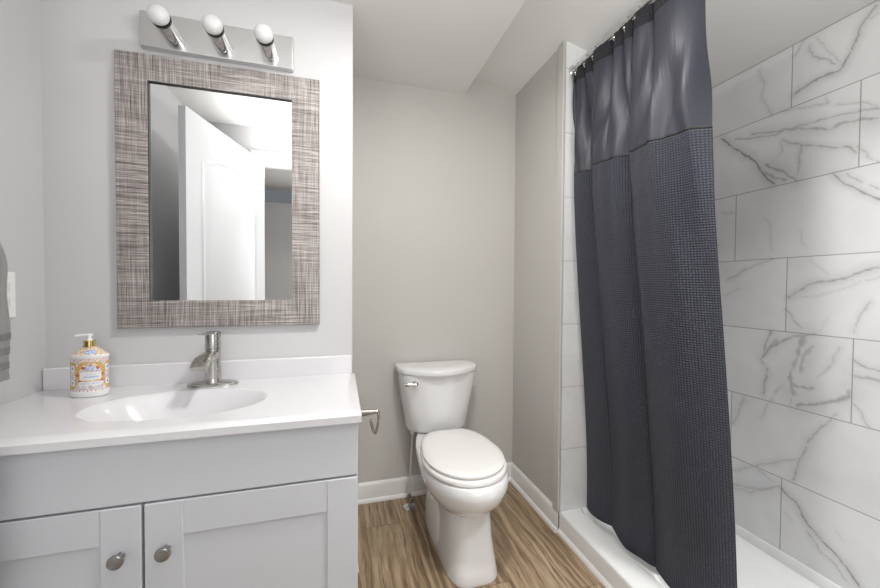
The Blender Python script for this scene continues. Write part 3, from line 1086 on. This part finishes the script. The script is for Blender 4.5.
# ------------------------------------------------------------------ vanity light bar
LX0, LX1, LZ0, LZ1 = -0.662, -0.172, 2.010, 2.131
t = thing('vanity_light', 'chrome three-bulb light bar mounted above the mirror', 'light fixture', (-0.424, YV, LZ0))
bm = NB(); box(bm, LX0, LX1, YV - 0.024, YV - 0.001, LZ0, LZ1, 0.003, 2)
obj('backplate', bm, 'plate', t)
for x in (-0.554, -0.403, -0.250):
    z = 2.044
    y = YV - 0.024
    bm = NB()
    lathe(bm, (x, y + 0.001, z), (0, -1, 0), [(0, 0.0295), (0.030, 0.0285), (0.0305, 0.0270), (0.034, 0.0270), (0.0345, 0.0285), (0.104, 0.0285), (0.105, 0.0275), (0.105, 0.0)], 28)
    s_ = obj('socket', bm, 'chrome', t)
    bm = NB()
    lathe(bm, (x, y - 0.1035, z), (0, -1, 0), [(0, 0.0285), (0.006, 0.0292), (0.008, 0.0285), (0.008, 0.018), (0.003, 0.018)], 28, cap1=False)
    obj('socket_ring', bm, 'black', s_)
    bm = NB()
    R_ = 0.0305
    pr_ = [(0.0, 0.0135), (0.012, 0.0145)]
    c0 = 0.025
    for k in range(1, 19):
        a = PI - math.asin(0.0165 / R_) - (PI - math.asin(0.0165 / R_)) * k / 18
        pr_.append((c0 + 0.74 * R_ * math.cos(a), R_ * math.sin(a)))
    lathe(bm, (x, y - 0.101, z), (0, -1, 0), pr_, 32)
    obj('bulb', bm, 'bulb', s_, 60, label='unlit frosted globe bulb')

# ------------------------------------------------------------------ outlet plate, towel ring and towel on the left wall
t = thing('outlet_plate', 'white outlet plate on the left wall beside the towel', 'outlet', (XL, 1.33, 1.09))
bm = NB(); box(bm, XL, XL + 0.006, 1.308, 1.382, 1.090, 1.226, 0.003, 2)
obj('cover', bm, 'plastic', t)
bm = NB()
for zc in (1.136, 1.180):
    box(bm, XL + 0.0055, XL + 0.008, 1.330, 1.360, zc - 0.015, zc + 0.015, 0.002)
obj('socket_face', bm, 'trim', t)

RY, RZ = 1.172, 1.430
t = thing('towel_ring', 'chrome towel ring on the left wall holding the grey towel', 'towel ring', (XL, RY, RZ))
bm = NB(); lathe(bm, (XL, RY, RZ + 0.145), (1, 0, 0), [(0, 0.025), (0.006, 0.025), (0.010, 0.012), (0.045, 0.010), (0.052, 0.012), (0.056, 0.0)], 28)
obj('post', bm, 'nickel', t)
bm = NB(); torus(bm, (XL + 0.046, RY, RZ + 0.065), (1, 0, 0), 0.078, 0.005, 40, 8)
obj('ring', bm, 'nickel', t)


def towel_part(name, z0, z1, mat, grow, parent, label=None):
    bm = NB()
    n = 72
    zs_ = np.linspace(z0, z1, max(3, int((z1 - z0) / 0.012)))
    rings = []
    for z in zs_:
        f_ = sstep(1.43, 1.22, z)
        hw = 0.055 + 0.062 * f_ + 0.004 * math.sin(z * 31)
        th = 0.017 + 0.003 * f_
        r = []
        for i in range(n):
            a = 2 * PI * i / n
            fold = 0.0055 * math.sin(a * 7 + 1.5 * math.sin(z * 6)) * (1 - 0.5 * f_)
            yy = RY + math.copysign(abs(math.cos(a)) ** 0.8, math.cos(a)) * (hw + grow + fold)
            xx = XL + 0.046 + math.copysign(abs(math.sin(a)) ** 0.8, math.sin(a)) * (th + grow + fold * 0.8)
            zz = z
            if z == zs_[-1] and z > 1.40:
                zz = z - 0.03 * abs(math.cos(a))
            r.append((xx, yy, zz))
        rings.append(r)
    loft(bm, rings)
    return obj(name, fix(bm), mat, parent, 60, label)


t = thing('hand_towel', 'grey hand towel with woven bands hanging on the left wall', 'towel', (XL + 0.046, RY, 0.925))
towel_part('towel_cloth', 0.925, 1.437, 'towel', 0, t)
for z0 in (0.955, 0.995, 1.035):
    towel_part('woven_band', z0, z0 + 0.020, 'towel_band', 0.0016, t, 'dark woven band across the towel')

# ------------------------------------------------------------------ toilet
TX = 0.524
t = thing('toilet', 'white two-piece toilet with closed lid in the niche', 'toilet', (TX, 1.65, 0))


def egg(cx, yf, yb, hw, z, n=48, p=2.1, back=0.62, wy=0.42):
    """plan outline: rounded front at yf, squarer back at yb; widest wy of the way back"""
    ym = yf + (yb - yf) * wy
    pts = []
    for i in range(n):
        a = 2 * PI * i / n
        c, s = math.cos(a), math.sin(a)
        if s <= 0:       # front half
            x = hw * math.copysign(abs(c) ** (2 / p), c)
            y = ym - (ym - yf) * abs(s) ** (2 / p)
        else:
            q = 4.2
            bx = abs(c) ** (2 / q)
            by = abs(s) ** (2 / q)
            x = hw * math.copysign(bx, c) * (1 - (1 - back) * by ** 1.6)
            y = ym + (yb - ym) * by
        pts.append((cx + x, y, z))
    return pts


bm = NB()
PXc = 0.534
rings = [
    egg(PXc, 1.304, 1.86, 0.112, 0.001, p=3.6, back=0.95, wy=0.35),
    egg(PXc, 1.302, 1.86, 0.113, 0.012, p=3.6, back=0.95, wy=0.35),
    egg(PXc, 1.312, 1.86, 0.106, 0.05, p=3.6, back=0.95, wy=0.35),
    egg(PXc, 1.338, 1.86, 0.097, 0.15, p=3.5, back=0.95, wy=0.35),
    egg(PXc, 1.350, 1.86, 0.098, 0.235, p=3.2, back=0.95, wy=0.35),
    egg(PXc, 1.350, 1.87, 0.102, 0.258, p=2.9, back=0.92, wy=0.35),
    egg(TX, 1.318, 1.88, 0.128, 0.272, p=2.3, back=0.86, wy=0.38),
    egg(TX, 1.285, 1.90, 0.152, 0.300, p=2.15, back=0.78, wy=0.42),
    egg(TX + .004, 1.252, 1.92, 0.175, 0.335, p=2.1, back=0.70, wy=0.42),
    egg(TX + .004, 1.238, 1.93, 0.186, 0.375, p=2.1, back=0.66, wy=0.42),
    egg(TX + .003, 1.240, 1.93, 0.189, 0.402, p=2.1, back=0.65, wy=0.42),
    egg(TX, 1.250, 1.93, 0.183, 0.416, p=2.1, back=0.65, wy=0.42),
    egg(TX, 1.265, 1.92, 0.171, 0.420, p=2.1, back=0.65, wy=0.42),
]
loft(bm, rings)
# trapway relief swelling out of both flanks, flush with the floor
for sgn in (-1, 1):
    R2 = []
    for k in range(9):
        z = 0.004 + 0.262 * k / 8
        f_ = math.sin(PI * (0.5 + 0.5 * k / 8)) ** 0.55 if k < 8 else 0.02
        R2.append([(PXc + sgn * (0.072 + 0.046 * max(f_, 0.02) * max(0.0, math.sin(2 * PI * i / 24)) ** 0.45 * (1 if math.sin(2 * PI * i / 24) > 0 else 0)),
                    1.665 + (0.035 + 0.125 * max(f_, 0.02)) * math.cos(2 * PI * i / 24), z) for i in range(24)])
    loft(bm, R2)
obj('bowl', fix(bm), 'porcelain', t, 40)

bm = NB()
SB = dict(back=0.76, wy=0.48)
loft(bm, [egg(TX, 1.268, 1.735, 0.177, 0.4205, **SB), egg(TX, 1.262, 1.738, 0.181, 0.425, **SB), egg(TX, 1.262, 1.738, 0.181, 0.437, **SB), egg(TX, 1.268, 1.736, 0.176, 0.4425, **SB)])
for sgn in (-1, 1):
    lathe(bm, (TX + sgn * 0.07 - 0.018, 1.748, 0.437), (1, 0, 0), [(0, 0.011), (0.002, 0.013), (0.034, 0.013), (0.036, 0.011)], 16)
obj('seat', fix(bm), 'seat', t, 50)
bm = NB()
def dome(yf, yb, hw, z):
    return egg(TX, yf + 0.050, yb + 0.004, hw - 0.013, z + 0.0045, **SB)
loft(bm, [dome(1.232, 1.735, 0.184, 0.4405), dome(1.226, 1.738, 0.188, 0.444), dome(1.226, 1.738, 0.188, 0.452), dome(1.233, 1.734, 0.181, 0.4575), dome(1.26, 1.715, 0.157, 0.4605), dome(1.33, 1.66, 0.10, 0.462), dome(1.42, 1.56, 0.03, 0.4625)])
obj('lid', fix(bm), 'seat', t, 50)

TC = 0.510


def tank_ring(z, hw, yf, yb, bow, ch=0.035, n=14):
    """plan outline of the tank: bowed front, chamfered front corners, flat back"""
    pts = []
    for i in range(n + 1):
        u = -1 + 2 * i / n
        x = TC + u * (hw - ch)
        pts.append((x, yf - bow * (1 - u * u), z))
    pts += [(TC + hw - ch * 0.45, yf + ch * 0.35, z), (TC + hw - ch * 0.08, yf + ch * 0.95, z), (TC + hw, yf + ch * 1.9, z), (TC + hw, yb - 0.015, z), (TC + hw - 0.015, yb, z),
            (TC - hw + 0.015, yb, z), (TC - hw, yb - 0.015, z), (TC - hw, yf + ch * 1.9, z), (TC - hw + ch * 0.08, yf + ch * 0.95, z), (TC - hw + ch * 0.45, yf + ch * 0.35, z)]
    return pts


bm = NB()
loft(bm, [tank_ring(0.4215, 0.150, 1.825, 1.955, 0.02, 0.05), tank_ring(0.426, 0.162, 1.815, 1.962, 0.025, 0.055), tank_ring(0.440, 0.169, 1.808, 1.965, 0.028, 0.055),
          tank_ring(0.56, 0.183, 1.800, 1.972, 0.030, 0.048), tank_ring(0.66, 0.198, 1.793, 1.976, 0.031, 0.040), tank_ring(0.737, 0.206, 1.788, 1.978, 0.032, 0.034)])
obj('tank', fix(bm), 'porcelain', t, 40)
bm = NB()
LC = dict(ch=0.060)
loft(bm, [tank_ring(0.7375, 0.208, 1.785, 1.980, 0.048, **LC), tank_ring(0.740, 0.217, 1.778, 1.985, 0.052, **LC), tank_ring(0.757, 0.219, 1.776, 1.985, 0.052, **LC), tank_ring(0.764, 0.217, 1.779, 1.983, 0.052, **LC), tank_ring(0.7675, 0.208, 1.787, 1.976, 0.050, **LC), tank_ring(0.769, 0.150, 1.83, 1.93, 0.03, ch=0.04)])
obj('tank_lid', fix(bm), 'porcelain', t, 40)
bm = NB()
lathe(bm, (0.367, 1.772, 0.698), (0.25, -1, 0), [(-0.004, 0.014), (0.004, 0.014), (0.008, 0.011), (0.016, 0.010), (0.018, 0.006), (0.018, 0.0)], 24)
rings = []
for u, rz_, ry_ in ((0.008, 0.006, 0.005), (-0.010, 0.0075, 0.005), (-0.03, 0.0085, 0.005), (-0.048, 0.0075, 0.0045), (-0.055, 0.004, 0.003)):
    rings.append([(0.363 + u, 1.756 - 0.10 * u + ry_ * math.cos(2 * PI * k / 14), 0.698 + 0.03 * u + rz_ * math.sin(2 * PI * k / 14)) for k in range(14)])
loft(bm, rings)
obj('flush_lever', fix(bm), 'chrome', t, 50, label='chrome flush lever')

# water supply stop at the floor
VX, VY = 0.362, 1.885
t = thing('supply_valve', 'water supply stop valve with braided hose on the floor left of the toilet', 'valve', (VX, VY, 0))
bm = NB(); lathe(bm, (VX, VY, 0.0005), (0, 0, 1), [(0, 0.033), (0.003, 0.032), (0.008, 0.022), (0.010, 0.012), (0.010, 0.0)], 28)
obj('floor_flange', bm, 'chrome', t)
bm = NB()
lathe(bm, (VX, VY, 0.006), (0, 0, 1), [(0, 0.007), (0.025, 0.007), (0.026, 0.010), (0.055, 0.010), (0.056, 0.008), (0.066, 0.008)], 18)
lathe(bm, (VX, VY, 0.046), (0.3, -1, 0), [(0, 0.006), (0.02, 0.006), (0.021, 0.010), (0.030, 0.012), (0.032, 0.0)], 18)
obj('stop_valve', bm, 'nickel_dark', t)
bm = NB(); tube(bm, [(VX, VY, 0.068), (VX + 0.001, VY, 0.12), (VX + 0.007, VY, 0.25), (VX + 0.014, VY, 0.36), (VX + 0.016, VY, 0.402)], 0.0055, 12, 6)
obj('supply_hose', bm, 'hose', t)
bm = NB(); lathe(bm, (VX + 0.016, VY, 0.398), (0, 0, 1), [(0, 0.010), (0.004, 0.013), (0.018, 0.013), (0.0235, 0.010)], 12)
obj('coupling_nut', bm, 'plastic', t)

# paper holder on the left wall of the niche
HY, HZ = 1.655, 0.615
t = thing('toilet_paper_holder', 'empty brushed nickel paper holder on the niche wall beside the vanity', 'toilet paper holder', (XN, HY, HZ))
bm = NB(); lathe(bm, (XN, HY, HZ), (1, 0, 0), [(0, 0.028), (0.006, 0.028), (0.010, 0.025), (0.05, 0.018), (0.105, 0.0095), (0.118, 0.0095), (0.122, 0.005), (0.122, 0.0)], 28)
obj('post', bm, 'nickel', t)
bm = NB(); tube(bm, [(XN + 0.116, HY, HZ + 0.004), (XN + 0.122, HY - 0.004, HZ - 0.02), (XN + 0.118, HY - 0.006, HZ - 0.062), (XN + 0.108, HY - 0.008, HZ - 0.094), (XN + 0.100, HY - 0.010, HZ - 0.090), (XN + 0.090, HY - 0.012, HZ - 0.055), (XN + 0.086, HY - 0.013, HZ - 0.030)], 0.0068, 10, 6)
obj('arm', bm, 'nickel', t)

# ------------------------------------------------------------------ shower pan
t = thing('shower_pan', 'white acrylic shower pan with raised curb under the curtain', 'shower pan', (1.4, 0.74, 0))
PY0, PY1 = -0.019, 1.499
CI, CZ, PZ = 1.143, 0.100, 0.045


def pan_section(y, end=False):
    # x, z going from the outside of the curb to the long wall
    prof = [(XS - 0.001, 0.0), (XS - 0.001, CZ - 0.012), (XS + 0.002, CZ - 0.004), (XS + 0.008, CZ), (CI - 0.012, CZ), (CI - 0.003, CZ - 0.003), (CI + 0.002, CZ - 0.012),
            (CI + 0.008, PZ + 0.018), (CI + 0.016, PZ + 0.006), (CI + 0.03, PZ), (1.45, PZ - 0.006), (1.70, PZ), (1.735, PZ + 0.004), (1.752, PZ + 0.016), (1.760, CZ - 0.006), (1.764, CZ), (1.7695, CZ), (1.7695, 0.0)]
    if end:
        prof = [(x, max(z, CZ) if 0 < i < len(prof) - 1 and x > XS + 0.005 else z) for i, (x, z) in enumerate(prof)]
    return [(x, y, z) for x, z in prof]


bm = NB()
loft(bm, [pan_section(PY0, True), pan_section(PY0 + 0.006, True), pan_section(PY0 + 0.03), pan_section(0.4), pan_section(0.9), pan_section(1.3), pan_section(PY1 - 0.03), pan_section(PY1 - 0.006, True), pan_section(PY1, True)])
obj('basin', fix(bm), 'acrylic', t, 40)
bm = NB(); lathe(bm, (1.45, 0.74, PZ - 0.0085), (0, 0, 1), [(0, 0.045), (0.006, 0.045), (0.008, 0.04), (0.007, 0.0)], 28)
obj('drain_grate', bm, 'chrome', t)
bm = NB()
sh = [(0, 0), (0.014, 0)] + [(0.014 * math.cos(k / 5 * PI / 2), 0.018 * math.sin(k / 5 * PI / 2)) for k in range(1, 6)]
loft(bm, [[(XS - 0.001 - d, 0.166, z) for d, z in sh], [(XS - 0.001 - d, YV - 0.002, z) for d, z in sh]])
struct('trim_3', fix(bm), 'trim')

# ------------------------------------------------------------------ curtain rod, hooks, curtain
RX, RZ_ = 1.072, 2.222
t = thing('curtain_rod', 'chrome shower curtain rod across the shower opening', 'curtain rod', (RX, 0.74, RZ_))
bm = NB(); tube(bm, [(RX, -0.019, RZ_), (RX, 1.499, RZ_)], 0.0085, 18, 0)
obj('rod', bm, 'chrome', t)
for y, d in ((1.499, -1), (-0.019, 1)):
    bm = NB(); lathe(bm, (RX, y, RZ_), (0, d, 0), [(0, 0.026), (0.006, 0.026), (0.010, 0.020), (0.022, 0.016), (0.024, 0.010), (0.024, 0.0)], 28)
    obj('flange', bm, 'chrome', t)

ZT, ZB = 2.203, 0.078                            # top and bottom edges of the curtain
Z_HEAD, Z_SEAM = 2.143, 1.722
TOPS = [(1.478, 1.453), (1.453, 1.390), (1.390, 1.335), (1.335, 1.209), (1.209, 1.153), (1.153, 1.101), (1.101, 1.007), (1.007, 0.850)]
PLEATS = [(1.472, 1.350), (1.350, 1.122), (1.122, 0.846)]
GROUP = [(0, 1, 2), (3, 4, 5), (6, 7)]


def fold_points(a, b, amp, over, deep=0.95):
    """plan points of one bulging fold: a is its far edge, b its near edge; negative x offset is towards the room"""
    w_ = a - b
    return [(a + over * 0.3, 0.55 * amp), (a + over, -0.10 * amp), (a - 0.10 * w_, -0.80 * amp), (a - 0.32 * w_, -1.0 * amp), (a - 0.58 * w_, -0.80 * amp), (a - 0.80 * w_, -0.35 * amp), (a - 0.93 * w_, 0.25 * amp), (b + 0.0 * w_, deep * amp)]


def resample(pts, n, ends=None):
    P = smooth_path([(x, y, 0) for x, y in pts], 8)
    d = [0.0]
    for a, b in zip(P[:-1], P[1:]):
        d.append(d[-1] + (b - a).length)
    s = np.linspace(0, d[-1], n)
    return np.stack([np.interp(s, d, [p.x for p in P]), np.interp(s, d, [p.y for p in P])], 1)


NP = (90, 130, 170)
top_c, low_c = [], []
for k in range(3):
    pts = []
    for j in GROUP[k]:
        a, b = TOPS[j]
        w_ = a - b
        pts += fold_points(a, b, min(0.030, 0.016 + w_ * 0.12), 0.004)
    top_c.append(resample(pts, NP[k]))
    a, b = PLEATS[k]
    low_c.append(resample(fold_points(a, b, (0.036, 0.054, 0.046)[k], 0.014, (1.9, 1.7, 0.7)[k]), NP[k]))
top_c, low_c = np.vstack(top_c), np.vstack(low_c)
# last fold turns its hem edge away from the room
NU = len(top_c)
mid_s = np.concatenate([[0], np.cumsum(np.linalg.norm(np.diff(low_c, axis=0), axis=1))])


def curtain_point(i, z):
    f_ = sstep(2.19, 1.60, z)
    y = top_c[i, 0] * (1 - f_) + low_c[i, 0] * f_
    off = top_c[i, 1] * (1 - f_) + low_c[i, 1] * f_
    drop = (ZT - z) / (ZT - ZB)
    # soft wandering of the folds, drift of the hem into the pan, slight spread to the near side
    u = mid_s[i]
    off += 0.007 * math.sin(u * 17 + z * 2.3) * drop + 0.010 * math.sin(u * 46 + 1.2 * math.sin(z * 4)) * sstep(0.25, 0.6, (low_c[0, 0] - y) / 0.65) * sstep(0.95, 1.75, z) * sstep(2.19, 1.9, z) + 0.004 * math.sin(u * 41 - z * 3.1) * sstep(0, 0.4, drop)
    if z < Z_SEAM + 0.1:
        g_ = sstep(Z_SEAM + 0.1, Z_SEAM - 0.02, z) * math.exp(-max(0, Z_SEAM - z) * 5)
        off += 0.004 * math.sin(u * 95) * g_
    if Z_SEAM < z < Z_HEAD:
        off += 0.008 * math.sin(u * 52 + 3 * math.sin(z * 5)) * math.sin(PI * (z - Z_SEAM) / (Z_HEAD - Z_SEAM))
    near = (low_c[0, 0] - y) / (low_c[0, 0] - low_c[-1, 0])
    off *= 1 - 0.30 * drop ** 2
    x = RX + 0.004 + off + 0.120 * sstep(0.0, 1.0, drop)
    y += 0.032 * near + drop * float(np.interp(near, [0, 0.2, 0.55, 1], [0.008, -0.045, -0.035, -0.048]))
    x -= 0.018 * drop * sstep(0.3, 0.0, near)
    if near > 0.10:
        x += (1.150 - x) * sstep(1.150, 1.10, x) * sstep(0.10, 0.30, near) * sstep(0.22, 0.10, z)
        x += 0.016 * sstep(0.10, 0.30, near) * drop ** 3
    z += 0.030 * sstep(0.34, 0.16, near) * sstep(0.5, ZB, z)
    return (x, y, z - 0.022 * near * sstep(ZT, Z_SEAM, z) * sstep(ZB, Z_SEAM, z))


CURT = thing('shower_curtain', 'dark charcoal waffle shower curtain with a satin upper panel', 'shower curtain', (RX, 1.17, ZB))


def curtain_panel(name, z1, z0, mat, rows, push=0.0, label=None):
    me = bpy.data.meshes.new(name)
    zs_ = np.linspace(z1, z0, rows)
    o0 = ORIGIN[CURT.name]
    co, uvs = [], []
    for z in zs_:
        for i in range(NU):
            p = curtain_point(i, z)
            co.append((p[0] - o0.x - push, p[1] - o0.y, p[2] - o0.z))
            uvs.append((mid_s[i], z))
    F = []
    for r in range(rows - 1):
        for i in range(NU - 1):
            a = r * NU + i
            F.append((a, a + 1, a + NU + 1, a + NU))
    me.from_pydata(co, [], F)
    uv = me.uv_layers.new(name='UVMap')
    li = np.empty(len(me.loops), dtype=np.int32)
    me.loops.foreach_get('vertex_index', li)
    uv.data.foreach_set('uv', np.array(uvs, dtype=np.float32)[li].ravel())
    me.materials.append(MAT[mat])
    for p in me.polygons:
        p.use_smooth = True
    o = bpy.data.objects.new(name, me)
    COL.objects.link(o)
    o.parent = CURT
    m = o.modifiers.new('cloth', 'SOLIDIFY')
    m.thickness = 0.0016
    m.offset = 0
    if label:
        o['label'] = label
    return o


curtain_panel('waffle_panel', Z_SEAM, ZB, 'waffle', 110, 0, 'dark waffle weave cloth')
curtain_panel('satin_panel', Z_HEAD + 0.002, Z_SEAM - 0.004, 'satin', 50, 0.0012, 'smooth slate satin upper panel')
curtain_panel('header_band', ZT, Z_HEAD, 'header', 10, 0.0016, 'dark textured header tape')
curtain_panel('seam', Z_SEAM + 0.004, Z_SEAM - 0.003, 'black', 3, 0.0020)

# hooks: a double roller ring over the rod at each header fold
hook_y = [1.480, 1.453, 1.390, 1.335, 1.211, 1.155, 1.103, 1.012, 0.890]


def make_hook(y):
    h = thing('curtain_hook', 'x', 'curtain hook', (RX, y, RZ_))
    bm = NB()
    pts = []
    for k in range(14):
        a = -0.35 * PI + (1.45 * PI) * k / 13
        pts.append((RX + 0.0145 * math.cos(a), y, RZ_ + 0.0145 * math.sin(a)))
    pts = [(RX - 0.022, y, ZT - 0.020), (RX - 0.020, y, ZT - 0.030), (RX - 0.016, y, ZT - 0.020)] + list(reversed(pts))
    tube(bm, pts[:2] + pts[2:], 0.0019, 8, 2)
    obj('wire', bm, 'chrome', h)
    for k in range(3):
        bm = NB()
        a = PI * (0.28 + 0.22 * k)
        torus(bm, (RX + 0.0125 * math.cos(a), y, RZ_ + 0.0125 * math.sin(a)), (-math.sin(a), 0, math.cos(a)), 0.0026, 0.0016, 12, 6)
        obj('roller_ball', bm, 'chrome', h)
    bm = NB()
    bmesh.ops.create_uvsphere(bm, u_segments=14, v_segments=10, radius=0.0055)
    bmesh.ops.translate(bm, vec=(RX - 0.022, y, ZT - 0.016), verts=bm.verts)
    obj('end_ball', bm, 'chrome', h)
    return h


proto = make_hook(hook_y[0])
ORD = ['farthest', 'second', 'third', 'fourth', 'fifth', 'sixth', 'seventh', 'eighth', 'ninth']
for k, y in enumerate(hook_y):
    if k == 0:
        h = proto
    else:
        h = proto.copy()
        COL.objects.link(h)
        h.location = (RX, y, RZ_)
        for ch in proto.children:
            c = ch.copy()
            COL.objects.link(c)
            c.parent = h
    h['label'] = 'chrome roller hook on the curtain rod, ' + ('next to the tiled end wall' if k == 0 else 'last one at the near edge of the curtain' if k == len(hook_y) - 1 else ORD[k] + ' one out from the tiled end wall')
    h['group'] = 'chrome hooks along the curtain rod'
